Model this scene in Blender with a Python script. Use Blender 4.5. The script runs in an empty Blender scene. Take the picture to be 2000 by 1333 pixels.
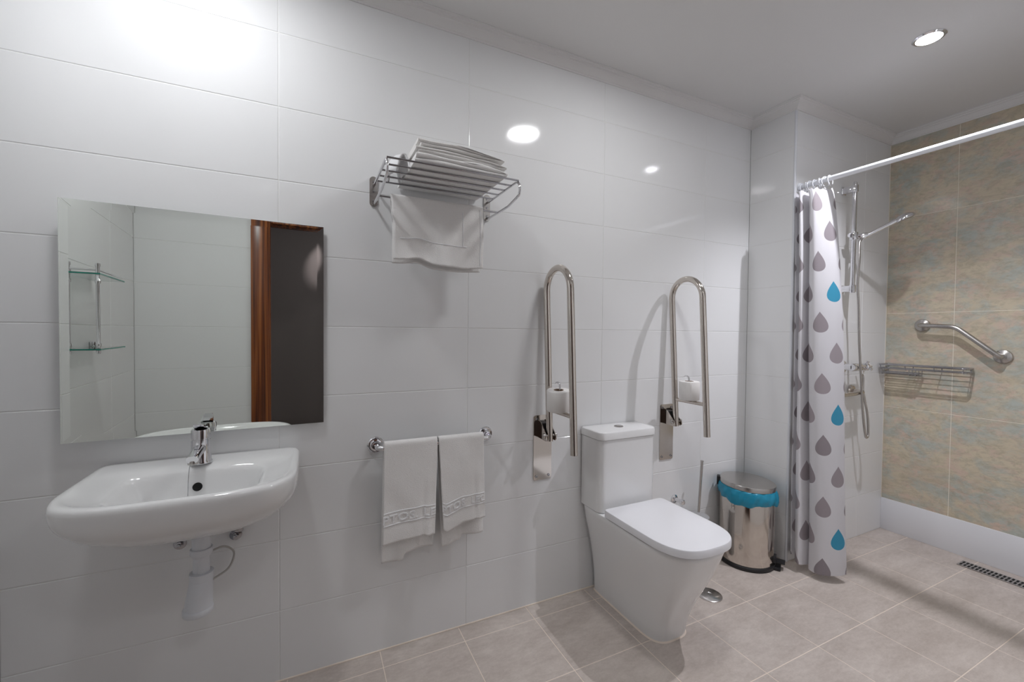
import bpy, bmesh, math, random
from mathutils import Vector, Matrix, noise
random.seed(4)
SC = bpy.context.scene
COL = SC.collection
PI = math.pi

# ------------------------------------------------------------------ camera
CAM = (0.0984, -1.6669, 1.2363)
YAW, PITCH, ROLL, FPX = 0.4448, -0.0211, 0.0094, 826.2367
cd = bpy.data.cameras.new('camera'); cam = bpy.data.objects.new('camera', cd); COL.objects.link(cam)
fw = Vector((math.sin(YAW)*math.cos(PITCH), math.cos(YAW)*math.cos(PITCH), math.sin(PITCH)))
rt = Vector((math.cos(YAW), -math.sin(YAW), 0)); up = rt.cross(fw)
r2 = rt*math.cos(ROLL)+up*math.sin(ROLL); u2 = -rt*math.sin(ROLL)+up*math.cos(ROLL)
cam.matrix_world = Matrix(((r2.x, u2.x, -fw.x, CAM[0]), (r2.y, u2.y, -fw.y, CAM[1]), (r2.z, u2.z, -fw.z, CAM[2]), (0, 0, 0, 1)))
cd.sensor_fit = 'HORIZONTAL'; cd.sensor_width = 36; cd.lens = 36*FPX/2000; cd.clip_start = 0.01
SC.camera = cam

# ------------------------------------------------------------------ world, exposure
w = bpy.data.worlds.new('world'); SC.world = w; w.use_nodes = True
w.node_tree.nodes['Background'].inputs[0].default_value = (0.02, 0.02, 0.02, 1)
w.node_tree.nodes['Background'].inputs[1].default_value = 1.0
SC.view_settings.view_transform = 'Standard'; SC.view_settings.look = 'None'
SC.view_settings.gamma = 1; SC.view_settings.use_curve_mapping = False
SC.view_settings.exposure = 2.05
LED_A, LED_B, SPOT, HALL, DOORFILL = 18.5, 18.5, 19.0, 8.0, 3.5       # lamp strengths, the last for the added doorway fill

# ------------------------------------------------------------------ materials
def lin(c):
    return tuple((v/255/12.92 if v/255 <= .04045 else ((v/255+.055)/1.055)**2.4) for v in c)
def mat(name, col, rough=.5, metal=0., **k):
    m = bpy.data.materials.new(name); m.use_nodes = True
    b = m.node_tree.nodes['Principled BSDF']
    b.inputs['Base Color'].default_value = (*col, 1); b.inputs['Roughness'].default_value = rough
    b.inputs['Metallic'].default_value = metal
    for kk, v in k.items():
        b.inputs[kk.replace('_', ' ')].default_value = v
    return m
class N:                                   # tiny node helper
    def __init__(s, m): s.t = m.node_tree; s.b = s.t.nodes['Principled BSDF']
    def new(s, ty, **k):
        n = s.t.nodes.new(ty)
        for a, v in k.items(): setattr(n, a, v)
        return n
    def put(s, sock, v):
        if isinstance(v, bpy.types.NodeSocket): s.t.links.new(v, sock)
        else: sock.default_value = v
    def m(s, op, *a, clamp=False):
        n = s.new('ShaderNodeMath', operation=op, use_clamp=clamp)
        for i, v in enumerate(a): s.put(n.inputs[i], v)
        return n.outputs[0]
    def noise(s, scale, detail=4, rough=.5, vec=None, dist=0.):
        n = s.new('ShaderNodeTexNoise'); n.inputs['Scale'].default_value = scale; n.inputs['Detail'].default_value = detail
        n.inputs['Roughness'].default_value = rough; n.inputs['Distortion'].default_value = dist
        if vec is not None: s.t.links.new(vec, n.inputs['Vector'])
        return n.outputs['Fac']
    def pos(s, sc=(1, 1, 1)):
        g = s.new('ShaderNodeNewGeometry'); mp = s.new('ShaderNodeMapping'); mp.inputs['Scale'].default_value = sc
        s.t.links.new(g.outputs['Position'], mp.inputs['Vector']); return mp.outputs[0]
    def obj(s, sc=(1, 1, 1)):
        g = s.new('ShaderNodeTexCoord'); mp = s.new('ShaderNodeMapping'); mp.inputs['Scale'].default_value = sc
        s.t.links.new(g.outputs['Object'], mp.inputs['Vector']); return mp.outputs[0]
    def ramp(s, f, stops):
        r = s.new('ShaderNodeValToRGB'); e = r.color_ramp.elements
        while len(e) < len(stops): e.new(.5)
        for el, (p, c) in zip(e, stops): el.position = p; el.color = (*c, 1)
        s.put(r.inputs[0], f); return r.outputs[0]
    def mix(s, f, a, b):
        n = s.new('ShaderNodeMix', data_type='RGBA'); s.put(n.inputs[0], f)
        for i, v in ((6, a), (7, b)): s.put(n.inputs[i], v if isinstance(v, bpy.types.NodeSocket) else (*v, 1))
        return n.outputs[2]
    def bump(s, h, strength=.2, dist=.002):
        n = s.new('ShaderNodeBump'); n.inputs['Strength'].default_value = strength; n.inputs['Distance'].default_value = dist
        s.put(n.inputs['Height'], h); s.t.links.new(n.outputs[0], s.b.inputs['Normal'])
    def col(s, c): s.t.links.new(c, s.b.inputs['Base Color'])
    def rough(s, c): s.t.links.new(c, s.b.inputs['Roughness'])

M = {}
M['tile'] = mat('white_glazed_tile', (.86, .865, .87), .09)
n = N(M['tile']); n.bump(n.noise(2.2, 2, .4, n.pos()), .12, .004)
M['grout'] = mat('white_grout', (.84, .84, .83), .8)
M['wall_white'] = mat('white_gloss_skirting', (.82, .83, .86), .2)
n = N(M['wall_white']); n.bump(n.noise(60, 2, .5, n.pos((1, 1, .05))), .05, .001)
M['plaster'] = mat('white_ceiling_paint', (.76, .75, .74), .33)
n = N(M['plaster']); n.bump(n.noise(60, 3, .5, n.pos()), .05, .001)
M['cornice'] = mat('white_cornice_paint', (.78, .77, .76), .45)
n = N(M['cornice']); n.bump(n.noise(90, 3, .5, n.pos()), .05, .001)
M['beige'] = mat('mottled_beige_tile', (.4, .36, .3), .16)
n = N(M['beige'])
p = n.pos((1, 1, 1.35))
a = n.noise(5.5, 8, .62, p, .5); b = n.noise(26, 8, .72, n.pos((1, 1, 1.9)), .5); c = n.noise(9, 7, .66, n.pos((1.2, 1.2, 1.9)), .4); e = n.noise(3.1, 5, .6, p, .3)
c1 = n.mix(n.m('MULTIPLY', n.m('SUBTRACT', a, .44, clamp=True), 7., clamp=True), lin((214, 202, 178)), lin((190, 196, 188)))
c2 = n.mix(n.m('MULTIPLY', n.m('SUBTRACT', c, .49, clamp=True), 6.5, clamp=True), c1, lin((216, 194, 178)))
c3 = n.mix(n.m('MULTIPLY', n.m('SUBTRACT', b, .44, clamp=True), 2.6, clamp=True), c2, lin((168, 160, 138)))
c4 = n.mix(n.m('MULTIPLY', n.m('SUBTRACT', e, .45, clamp=True), 1.6, clamp=True), c3, lin((178, 164, 144)))
n.col(c4)
M['beige_grout'] = mat('beige_grout', lin((240, 233, 218)), .8)
M['floor'] = mat('warm_grey_stone_tile', (.4, .37, .34), .34)
n = N(M['floor'])
a = n.noise(3.2, 8, .65, n.pos((1, 2.2, 1)), .3); b = n.noise(24, 8, .72, n.pos((1, 2.5, 1)), .2); d_ = n.noise(110, 3, .7, n.pos())
v = n.m('ADD', n.m('MULTIPLY', a, .5), n.m('ADD', n.m('MULTIPLY', b, .36), n.m('MULTIPLY', d_, .14)))
n.col(n.ramp(v, [(.36, lin((178, 166, 157))), (.5, lin((197, 186, 178))), (.62, lin((212, 202, 194)))]))
n.bump(b, .06, .001)
M['floor_grout'] = mat('pale_floor_grout', lin((236, 222, 208)), .7)
M['chrome'] = mat('polished_chrome', (.80, .80, .82), .06, 1.)
M['steel'] = mat('polished_stainless_steel', (.66, .61, .56), .11, 1.)
M['satin'] = mat('brushed_stainless_steel', (.52, .50, .48), .26, 1.)
n = N(M['satin']); n.bump(n.noise(300, 2, .5, n.obj((1, 30, 1))), .04, .0005)
M['wire'] = mat('chromed_wire', (.45, .45, .47), .15, 1.)
M['mirror'] = mat('silvered_glass', (.80, .83, .79), .0, 1.)
M['ceramic'] = mat('white_glazed_ceramic', (.87, .87, .87), .08); M['ceramic'].node_tree.nodes['Principled BSDF'].inputs['Coat Weight'].default_value = .4
M['seat'] = mat('white_seat_plastic', (.87, .87, .90), .17)
M['pvc'] = mat('white_pvc', (.74, .76, .80), .35)
M['black'] = mat('black_plastic', (.012, .012, .014), .45)
M['dark'] = mat('dark_cavity', (.008, .008, .008), .8)
M['wood'] = mat('varnished_brown_wood', (.2, .08, .03), .25)
n = N(M['wood']); g = n.noise(7, 5, .55, n.pos((7, 7, .10)), .4)
n.col(n.ramp(g, [(.35, lin((72, 34, 18))), (.5, lin((128, 68, 32))), (.64, lin((172, 104, 54)))]))
M['hall'] = mat('dark_taupe_paint', lin((150, 140, 138)), .7)
M['hall_floor'] = mat('brown_corridor_floor', lin((110, 88, 74)), .35)
M['paper'] = mat('toilet_paper', (.84, .82, .80), .95)
n = N(M['paper']); n.bump(n.noise(150, 3, .6, n.obj()), .25, .001)
M['card'] = mat('brown_card_core', (.35, .26, .19), .9)
def terry(name, c):
    m = mat(name, c, .95, 0., Sheen_Weight=.4); n = N(m)
    a = n.noise(420, 2, .6, n.obj()); b = n.noise(30, 4, .6, n.obj())
    n.bump(n.m('ADD', a, n.m('MULTIPLY', b, .7)), .55, .0035)
    n.col(n.mix(a, tuple(v*.94 for v in c), tuple(min(1, v*1.04) for v in c))); return m
M['terry'] = terry('white_terry_cloth', (.93, .915, .90))
M['terry2'] = terry('off_white_terry_cloth', (.90, .88, .855))
M['terry_w'] = terry('bright_white_terry_cloth', (.93, .93, .94))
M['bag'] = mat('blue_polythene', lin((42, 172, 208)), .28, 0., Transmission_Weight=.25, Alpha=.8)
n = N(M['bag']); n.bump(n.noise(38, 4, .6, n.obj((1, 1, .5))), .5, .006)
M['glass'] = mat('clear_glass', (.88, .97, .93), .02, 0., Transmission_Weight=1., IOR=1.45)
M['glass_edge'] = mat('green_glass_edge', (.02, .30, .22), .08)
M['frost'] = mat('frosted_clear_plastic', (.80, .80, .80), .35, 0., Transmission_Weight=.6)
M['hose_clear'] = mat('clear_plastic_hose', (.6, .58, .55), .3, 0., Transmission_Weight=.4)
M['rod_white'] = mat('white_enamelled_aluminium', (.80, .82, .86), .22)
def emis(name, c, s):
    m = bpy.data.materials.new(name); m.use_nodes = True; t = m.node_tree; t.nodes.clear()
    o = t.nodes.new('ShaderNodeOutputMaterial'); e = t.nodes.new('ShaderNodeEmission')
    e.inputs[0].default_value = (*c, 1); e.inputs[1].default_value = s; t.links.new(e.outputs[0], o.inputs[0]); return m
M['led_a'] = emis('led_diffuser_glow', (.96, .975, 1.0), LED_A)
M['led_b'] = emis('led_diffuser_light', (.965, .97, .985), LED_B)
M['spot_lens'] = emis('halogen_lens_glow', (.93, .92, 1), 8.)
# curtain: white with printed drops, laid out in fabric metres through the UV map
M['curtain'] = mat('white_printed_polyester', (.80, .79, .82), .6, 0., Sheen_Weight=.1)
n = N(M['curtain']); uv = n.new('ShaderNodeUVMap'); sp = n.new('ShaderNodeSeparateXYZ'); n.t.links.new(uv.outputs[0], sp.inputs[0])
U_, V_ = sp.outputs[0], sp.outputs[1]
PU, PV, DW, DH = .150, .308, .074, .105
def lattice(ou, ov, seed):
    su = n.m('ADD', n.m('DIVIDE', U_, PU), ou); sv = n.m('ADD', n.m('DIVIDE', V_, PV), ov)
    iu, iv = n.m('FLOOR', su), n.m('FLOOR', sv)
    lu = n.m('MULTIPLY', n.m('SUBTRACT', n.m('SUBTRACT', su, iu), .5), PU)
    t = n.m('DIVIDE', n.m('SUBTRACT', n.m('MULTIPLY', n.m('SUBTRACT', sv, iv), PV), (PV-DH)/2), DH)
    tc = n.m('MINIMUM', n.m('MAXIMUM', t, 0.), 1.)
    wd = n.m('MULTIPLY', n.m('MULTIPLY', n.m('POWER', tc, .5), n.m('POWER', n.m('SUBTRACT', 1., tc), 1.12)), DW*.5*2.78)
    ins = n.m('GREATER_THAN', n.m('SUBTRACT', wd, n.m('ABSOLUTE', lu)), 0.)
    tu = n.m('COMPARE', n.m('FLOORED_MODULO', n.m('ADD', iu, seed), 4.), 0., .3)
    tv = n.m('COMPARE', n.m('FLOORED_MODULO', iv, 2.), 1., .3)
    return ins, n.m('MULTIPLY', tu, tv), n.m('FLOORED_MODULO', n.m('ADD', n.m('MULTIPLY', iu, .37), n.m('MULTIPLY', iv, .61)), 1.)
i1, t1, h1 = lattice(.0, .0, 1.); i2, t2, h2 = lattice(.5, .5, 0.)
t1 = n.m('MULTIPLY', t1, 0.)
ins = n.m('MAXIMUM', i1, i2)
teal = n.m('MAXIMUM', n.m('MULTIPLY', i1, t1), n.m('MULTIPLY', i2, t2))
hh = n.m('ADD', n.m('MULTIPLY', i1, h1), n.m('MULTIPLY', i2, h2))
drop = n.mix(hh, lin((150, 142, 147)), lin((174, 164, 169)))
drop = n.mix(teal, drop, lin((62, 160, 196)))
n.col(n.mix(ins, (.80, .79, .82), drop))
ts = n.new('ShaderNodeBsdfTranslucent'); ms = n.new('ShaderNodeMixShader'); ms.inputs[0].default_value = .22
n.t.links.new(n.mix(ins, (.80, .79, .82), drop), ts.inputs[0])
out = n.t.nodes['Material Output']
n.t.links.new(n.b.outputs[0], ms.inputs[1]); n.t.links.new(ts.outputs[0], ms.inputs[2]); n.t.links.new(ms.outputs[0], out.inputs[0])

# ------------------------------------------------------------------ object helpers
def wloc(o):
    v = Vector((0, 0, 0))
    while o: v += o.location; o = o.parent
    return v
def obj(name, bm, m, parent=None, smooth=True, label=None, angle=40, at=None):
    """link a bmesh (world coordinates) as ONE mesh object; its origin is the parent's, or 'at'"""
    me = bpy.data.meshes.new(name)
    base = wloc(parent) if parent else Vector(at or (0, 0, 0))
    bmesh.ops.recalc_face_normals(bm, faces=bm.faces)
    for v in bm.verts: v.co -= base
    bm.to_mesh(me); bm.free()
    for mm in (m if isinstance(m, (list, tuple)) else [m]): me.materials.append(mm)
    o = bpy.data.objects.new(name, me); COL.objects.link(o)
    if parent: o.parent = parent
    else: o.location = base
    if smooth:
        for p in me.polygons: p.use_smooth = True
        me.set_sharp_from_angle(angle=math.radians(angle))
    if label: o['label'] = label
    return o
def thing(name, label, cat, loc=(0, 0, 0), group=None):
    o = bpy.data.objects.new(name, None); COL.objects.link(o); o.location = loc; o.empty_display_size = .05
    o['label'] = label; o['category'] = cat
    if group: o['group'] = group
    return o
def tag(o, label, cat, group=None):
    o['label'] = label; o['category'] = cat
    if group: o['group'] = group
    return o
def struct(o): o['kind'] = 'structure'; return o
def B(): return bmesh.new()
def box(bm, x0, x1, y0, y1, z0, z1, bev=0., seg=2, mi=0):
    r = bmesh.ops.create_cube(bm, size=1)
    vs = r['verts']
    for v in vs: v.co = Vector(((x0+x1)/2+v.co.x*(x1-x0), (y0+y1)/2+v.co.y*(y1-y0), (z0+z1)/2+v.co.z*(z1-z0)))
    es = list({e for v in vs for e in v.link_edges}); fs = list({f for v in vs for f in v.link_faces})
    for f in fs: f.material_index = mi
    if bev: bmesh.ops.bevel(bm, geom=es, offset=bev, segments=seg, profile=.5, affect='EDGES', clamp_overlap=True)
def tube(bm, pts, r, n=14, cap=True, closed=False, mi=0):
    pts = [Vector(p) for p in pts]; L = len(pts)
    rs = r if isinstance(r, (list, tuple)) else [r]*L
    T = []
    for i in range(L):
        a = pts[(i-1) % L] if (closed or i > 0) else pts[i]; b = pts[(i+1) % L] if (closed or i < L-1) else pts[i]
        T.append((b-a).normalized())
    nrm = Vector((0, 0, 1)) if abs(T[0].z) < .9 else Vector((1, 0, 0))
    nrm = (nrm-T[0]*nrm.dot(T[0])).normalized(); rings = []
    for i in range(L):
        nrm = (nrm-T[i]*nrm.dot(T[i])).normalized(); bn = T[i].cross(nrm)
        rings.append([bm.verts.new(pts[i]+(nrm*math.cos(2*PI*k/n)+bn*math.sin(2*PI*k/n))*rs[i]) for k in range(n)])
    for i in range(L if closed else L-1):
        A, C = rings[i], rings[(i+1) % L]
        for k in range(n):
            f = bm.faces.new((A[k], A[(k+1) % n], C[(k+1) % n], C[k])); f.material_index = mi
    if cap and not closed: bm.faces.new(rings[0]).material_index = mi; bm.faces.new(rings[-1]).material_index = mi
def lathe(bm, prof, c, axis=(0, 0, 1), n=32, sx=1., sy=1.):
    """prof = [(radius, height along axis)], radius 0 closes the end"""
    ax = Vector(axis).normalized(); u = Vector((1, 0, 0)) if abs(ax.x) < .9 else Vector((0, 0, 1))
    u = (u-ax*u.dot(ax)).normalized(); v = ax.cross(u); c = Vector(c); rings = []
    for (r, h) in prof:
        if r < 1e-7: rings.append([bm.verts.new(c+ax*h)])
        else: rings.append([bm.verts.new(c+ax*h+(u*math.cos(2*PI*k/n)*sx+v*math.sin(2*PI*k/n)*sy)*r) for k in range(n)])
    for A, C in zip(rings, rings[1:]):
        for k in range(n):
            q = [A[k % len(A)], A[(k+1) % len(A)], C[(k+1) % len(C)], C[k % len(C)]]
            q = list(dict.fromkeys(q))
            if len(q) > 2: bm.faces.new(q)
    if len(rings[0]) > 1: bm.faces.new(rings[0])
    if len(rings[-1]) > 1: bm.faces.new(rings[-1])
def arc(c, a, b, r, t0, t1, n=10):
    c, a, b = Vector(c), Vector(a), Vector(b)
    return [c+a*(r*math.cos(t0+(t1-t0)*i/n))+b*(r*math.sin(t0+(t1-t0)*i/n)) for i in range(n+1)]
def spline(P_, n=8):
    P_ = [Vector(p) for p in P_]; Q = [P_[0]*2-P_[1]]+P_+[P_[-1]*2-P_[-2]]; out = []
    for i in range(1, len(Q)-2):
        for k in range(n):
            t = k/n; a, b, c, d = Q[i-1:i+3]
            out.append(.5*((2*b)+(c-a)*t+(2*a-5*b+4*c-d)*t*t+(3*b-a-3*c+d)*t**3))
    out.append(P_[-1]); return out
def loft(bm, rings, cap0=True, cap1=True, mi=0):
    R = [[bm.verts.new(p) for p in r] for r in rings]; n = len(R[0])
    for A, C in zip(R, R[1:]):
        for k in range(n): bm.faces.new((A[k], A[(k+1) % n], C[(k+1) % n], C[k])).material_index = mi
    if cap0: bm.faces.new(R[0]).material_index = mi
    if cap1: bm.faces.new(R[-1]).material_index = mi
    return R
def sheet(bm, f, nu, nv, mi=0):
    G = [[bm.verts.new(f(i/nu, j/nv)) for j in range(nv+1)] for i in range(nu+1)]
    for i in range(nu):
        for j in range(nv): bm.faces.new((G[i][j], G[i+1][j], G[i+1][j+1], G[i][j+1])).material_index = mi
    return G
def solid(o, t, off=0.):
    m = o.modifiers.new('thickness', 'SOLIDIFY'); m.thickness = t; m.offset = off; return o
def subsurf(o, l=1):
    m = o.modifiers.new('smooth', 'SUBSURF'); m.levels = l; m.render_levels = l; return o
def tiles(name, org, ux, uy, us, vs, m, depth=.0011, gap=.0011, bev=.0014, nrm=None, thick=.06, at=None):
    """a tiled surface: grout bed plus bevelled tiles, as one mesh. us, vs = joint positions along ux, uy; nrm points into the room"""
    bm = B(); O, X, Y, Nn = Vector(org), Vector(ux), Vector(uy), Vector(nrm)
    P_ = lambda a, b, h: O+X*a+Y*b+Nn*h
    a0, a1, b0, b1 = us[0], us[-1], vs[0], vs[-1]
    f = [bm.verts.new(P_(a, b, -depth)) for a, b in ((a0, b0), (a1, b0), (a1, b1), (a0, b1))]
    g = [bm.verts.new(P_(a, b, -thick)) for a, b in ((a0, b0), (a1, b0), (a1, b1), (a0, b1))]
    bm.faces.new(f).material_index = 1; bm.faces.new(g[::-1]).material_index = 1
    for k in range(4): bm.faces.new((f[k], g[k], g[(k+1) % 4], f[(k+1) % 4])).material_index = 1
    for i in range(len(us)-1):
        for j in range(len(vs)-1):
            u0, u1, v0, v1 = us[i]+gap, us[i+1]-gap, vs[j]+gap, vs[j+1]-gap
            if u1-u0 < .004 or v1-v0 < .004: continue
            lo = [bm.verts.new(P_(a, b, -depth-.0001)) for a, b in ((u0, v0), (u1, v0), (u1, v1), (u0, v1))]
            hi = [bm.verts.new(P_(a, b, 0)) for a, b in ((u0+bev, v0+bev), (u1-bev, v0+bev), (u1-bev, v1-bev), (u0+bev, v1-bev))]
            bm.faces.new(hi)
            for k in range(4): bm.faces.new((lo[k], lo[(k+1) % 4], hi[(k+1) % 4], hi[k]))
    me = bpy.data.meshes.new(name); bm.to_mesh(me); bm.free()
    for mm in m: me.materials.append(mm)
    o = bpy.data.objects.new(name, me); COL.objects.link(o); return struct(o)

# ------------------------------------------------------------------ room shell
XL, XC, X2, YD, YF, ZC = -.688, 2.4366, 3.4065, -.258, -1.53, 2.48
TW, TH = .688, .25
rows = [k*TH for k in range(10)]+[ZC]
W = (M['tile'], M['grout'])
tiles('wall_back', (0, 0, 0), (1, 0, 0), (0, 0, 1), [XL, 0, TW, 2*TW, 3*TW, XC], rows, W, nrm=(0, -1, 0))
tiles('wall_alcove_side', (XC, 0, 0), (0, -1, 0), (0, 0, 1), [0, -YD-.0025], rows, W, nrm=(-1, 0, 0))
tiles('wall_alcove_back', (XC, YD, 0), (1, 0, 0), (0, 0, 1), [0, TW, X2-XC], rows, W, nrm=(0, -1, 0), thick=.004)
bz = [.2, .789, 1.376, 1.963, ZC]
tiles('wall_right', (X2, YD, 0), (0, -1, 0), (0, 0, 1), [0, .315, .765, YD-YF], bz, (M['beige'], M['beige_grout']), nrm=(-1, 0, 0))
bm = B(); box(bm, X2-.004, X2+.06, YF, YD, 0, .2, .0015); struct(obj('baseboard_right', bm, M['wall_white']))
tiles('wall_left', (XL, 0, 0), (0, -1, 0), (0, 0, 1), [0, .43, .43+TW, -YF], rows, W, nrm=(1, 0, 0))
DX0, DX1, DZ = -.018, .90, 2.06
tiles('wall_front', (XL, YF, 0), (1, 0, 0), (0, 0, 1), [0, DX0-XL], rows, W, nrm=(0, 1, 0), thick=.1)
tiles('wall_front_right', (DX1, YF, 0), (1, 0, 0), (0, 0, 1), [0, .45, .45+TW, .45+2*TW, X2-DX1], rows, W, nrm=(0, 1, 0), thick=.1)
tiles('wall_front_lintel', (DX0, YF, 0), (1, 0, 0), (0, 0, 1), [0, DX1-DX0], [DZ, 2.25, ZC], W, nrm=(0, 1, 0), thick=.1)
# floor tiles on a 31.5 cm grid, joints taken from the wall
fx = [XL+.0]+[.34-.3155*3+.3155*k for k in range(0, 13)]
fx = [XL]+[v for v in (.34+.3155*k for k in range(-3, 10)) if XL+.01 < v < X2-.01]+[X2]
fy = [0, .09, .396, .702, 1.010, 1.318, 1.63]
tiles('floor', (0, 0, 0), (1, 0, 0), (0, -1, 0), fx, fy, (M['floor'], M['floor_grout']), nrm=(0, 0, 1), depth=.0006, bev=.0008, gap=.0014)
bm = B(); box(bm, XL-.06, X2+.06, YF-.1, .06, ZC, ZC+.06); struct(obj('ceiling', bm, M['plaster'], smooth=False))
# cornice swept round the room with mitred corners
path = [(XL, 0), (XC, 0), (XC, YD), (X2, YD), (X2, YF), (XL, YF)]
prof = [(0, -.0455), (.0045, -.0455), (.0065, -.040), (.011, -.038), (.019, -.028), (.029, -.018), (.036, -.0155), (.0385, -.010), (.044, -.0085), (.0465, -.003), (.052, -.0025), (.052, 0.), (0, 0.)]
bm = B(); rings = []
for i, p in enumerate(path):
    a = Vector(path[i-1]); b = Vector(p); c = Vector(path[(i+1) % len(path)])
    d0, d1 = (b-a).normalized(), (c-b).normalized()
    n0, n1 = Vector((d0.y, -d0.x)), Vector((d1.y, -d1.x))
    mi = (n0+n1)/(1+n0.dot(n1))
    rings.append([Vector((b.x+mi.x*o, b.y+mi.y*o, ZC+h)) for o, h in prof])
rings.append(rings[0][:])
R = [[bm.verts.new(p) for p in r] for r in rings]
for A, C in zip(R, R[1:]):
    for k in range(len(prof)): bm.faces.new((A[k], A[(k+1) % len(prof)], C[(k+1) % len(prof)], C[k]))
bmesh.ops.remove_doubles(bm, verts=bm.verts, dist=1e-6)
struct(obj('trim_1', bm, M['cornice'], angle=25))
bm = B(); tube(bm, [(XC+.004, YD+.004, 0), (XC+.004, YD+.004, ZC-.045)], .0068, 12)
struct(obj('trim_2', bm, M['rod_white']))
bm = B(); box(bm, X2-.004, X2+.0, YD-.0025, YD+.002, .2, ZC-.045, .0008); struct(obj('trim_3', bm, M['beige_grout']))
bm = B(); tube(bm, [(XL, -.001, .001), (XC, -.001, .001)], .0035, 8); struct(obj('trim_4', bm, M['floor_grout']))
# door frame and the dark corridor behind the camera, seen in the mirror and the chrome
bm = B()
box(bm, DX0-.104, DX0, YF, YF+.016, 0, DZ+.10, .004); box(bm, DX1, DX1+.104, YF, YF+.016, 0, DZ+.10, .004)
box(bm, DX0, DX1, YF, YF+.016, DZ, DZ+.10, .004); box(bm, DX0-.012, DX0+.006, YF-.1, YF+.004, 0, DZ, .002)
box(bm, DX1-.006, DX1+.012, YF-.1, YF+.004, 0, DZ, .002); box(bm, DX0, DX1, YF-.1, YF+.004, DZ-.012, DZ+.006, .002)
struct(obj('door_1', bm, M['wood']))
HX0, HX1, HY = -1.3, 2.2, -2.9
bm = B(); box(bm, HX0, HX1, HY-.06, HY, 0, ZC); struct(obj('wall_corridor', bm, M['hall'], smooth=False))
bm = B(); box(bm, HX0-.06, HX0, HY, YF-.1, 0, ZC); struct(obj('wall_corridor_left', bm, M['hall'], smooth=False))
bm = B(); box(bm, HX1, HX1+.06, HY, YF-.1, 0, ZC); struct(obj('wall_corridor_right', bm, M['hall'], smooth=False))
bm = B(); box(bm, HX0, HX1, HY, YF-.1, -.06, 0); struct(obj('floor_corridor', bm, M['hall_floor'], smooth=False))
bm = B(); box(bm, HX0, HX1, HY, YF-.1, ZC, ZC+.06); struct(obj('ceiling_corridor', bm, M['hall'], smooth=False))

# ------------------------------------------------------------------ ceiling lamps and an added doorway fill
def led(x, y, m, label, r=.09):
    t = thing('ceiling_light', label, 'ceiling light', (x, y, ZC), 'round LED panels in the ceiling')
    bm = B(); lathe(bm, [(r+.014, 0), (r+.014, -.003), (r+.010, -.006), (r, -.006), (r, 0)], (x, y, ZC), n=48); obj('rim', bm, M['rod_white'], t)
    bm = B(); lathe(bm, [(r, 0), (r, -.0045), (0, -.0045)], (x, y, ZC), n=48); obj('diffuser', bm, m, t, label='glowing white diffuser')
led(-.23, -.42, M['led_a'], 'round white LED panel in the ceiling over the washbasin')
led(1.30, -.72, M['led_b'], 'round white LED panel in the ceiling over the toilet')
def downlight(x, y, e, label, col, size=.042, cone=2.3, aim=None, blend=.5, soft=.012):
    t = thing('recessed_spotlight', label, 'ceiling light', (x, y, ZC))  # name shared by the real spots and the added doorway fill
    bm = B(); lathe(bm, [(size+.012, 0), (size+.012, -.003), (size+.006, -.007), (size, -.006), (size, 0)], (x, y, ZC), n=40); obj('rim', bm, M['chrome'], t)
    bm = B(); lathe(bm, [(size, 0), (size, -.004), (0, -.004)], (x, y, ZC), n=32); obj('lens', bm, M['spot_lens'], t, label='glowing glass lens')
    ld = bpy.data.lights.new('spotlight_beam', 'SPOT'); ld.energy = e; ld.color = col; ld.spot_size = cone; ld.spot_blend = blend; ld.shadow_soft_size = soft
    lo = bpy.data.objects.new('spotlight_beam', ld); COL.objects.link(lo); lo.parent = t; lo.location = (0, 0, -.012); lo.rotation_euler = (Vector(aim)-Vector((x, y, ZC))).to_track_quat('-Z', 'Y').to_euler() if aim else (0, 0, 0)
    ld.cycles.use_multiple_importance_sampling = True
    lo.visible_glossy = True
downlight(2.425, -.795, SPOT, 'small bright recessed spotlight in the ceiling over the shower', (.93, .93, 1), cone=2.0, blend=1.)
downlight(.80, -2.30, HALL, 'recessed spotlight in the corridor ceiling behind the doorway', (1, .93, .97), cone=.42, blend=.6, aim=(.49, -2.9, 1.93))
downlight(.42, -2.05, DOORFILL, 'added unseen fill spotlight in the corridor ceiling just outside the doorway', (.96, .98, 1), size=.06, cone=1.5, blend=.8, aim=(-.05, -.3, .6), soft=.10)  # added fill, no known lamp here: brightens basin front and lower walls

# ------------------------------------------------------------------ mirror (slightly askew on its fixings)
mt = thing('wall_mirror', 'large frameless wall mirror above the washbasin', 'mirror', (-.2, 0, 1.2545))
bm = B(); th = .04; hw, hz, bv, tk = .341, .3475, .021, .005
def mp(x, z, d): return Vector((-.2+x*math.cos(th), -.029+x*math.sin(th)-d, 1.2545+z))
def rr(hx, hz_, d): return [mp(-hx, -hz_, d), mp(hx, -hz_, d), mp(hx, hz_, d), mp(-hx, hz_, d)]
loft(bm, [rr(hw, hz, -tk), rr(hw, hz, -.0008), rr(hw-bv, hz-bv, 0)])
obj('mirror_glass', bm, M['mirror'], mt, smooth=False)
for sx in (-1, 1):
    for sz in (-1, 1):
        bm = B(); x = sx*.26; z = sz*.26; q = mp(x, z, -tk); box(bm, q.x-.015, q.x+.015, q.y-.0005, -.0002, q.z-.015, q.z+.015); obj('fixing_block', bm, M['pvc'], mt)

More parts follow.
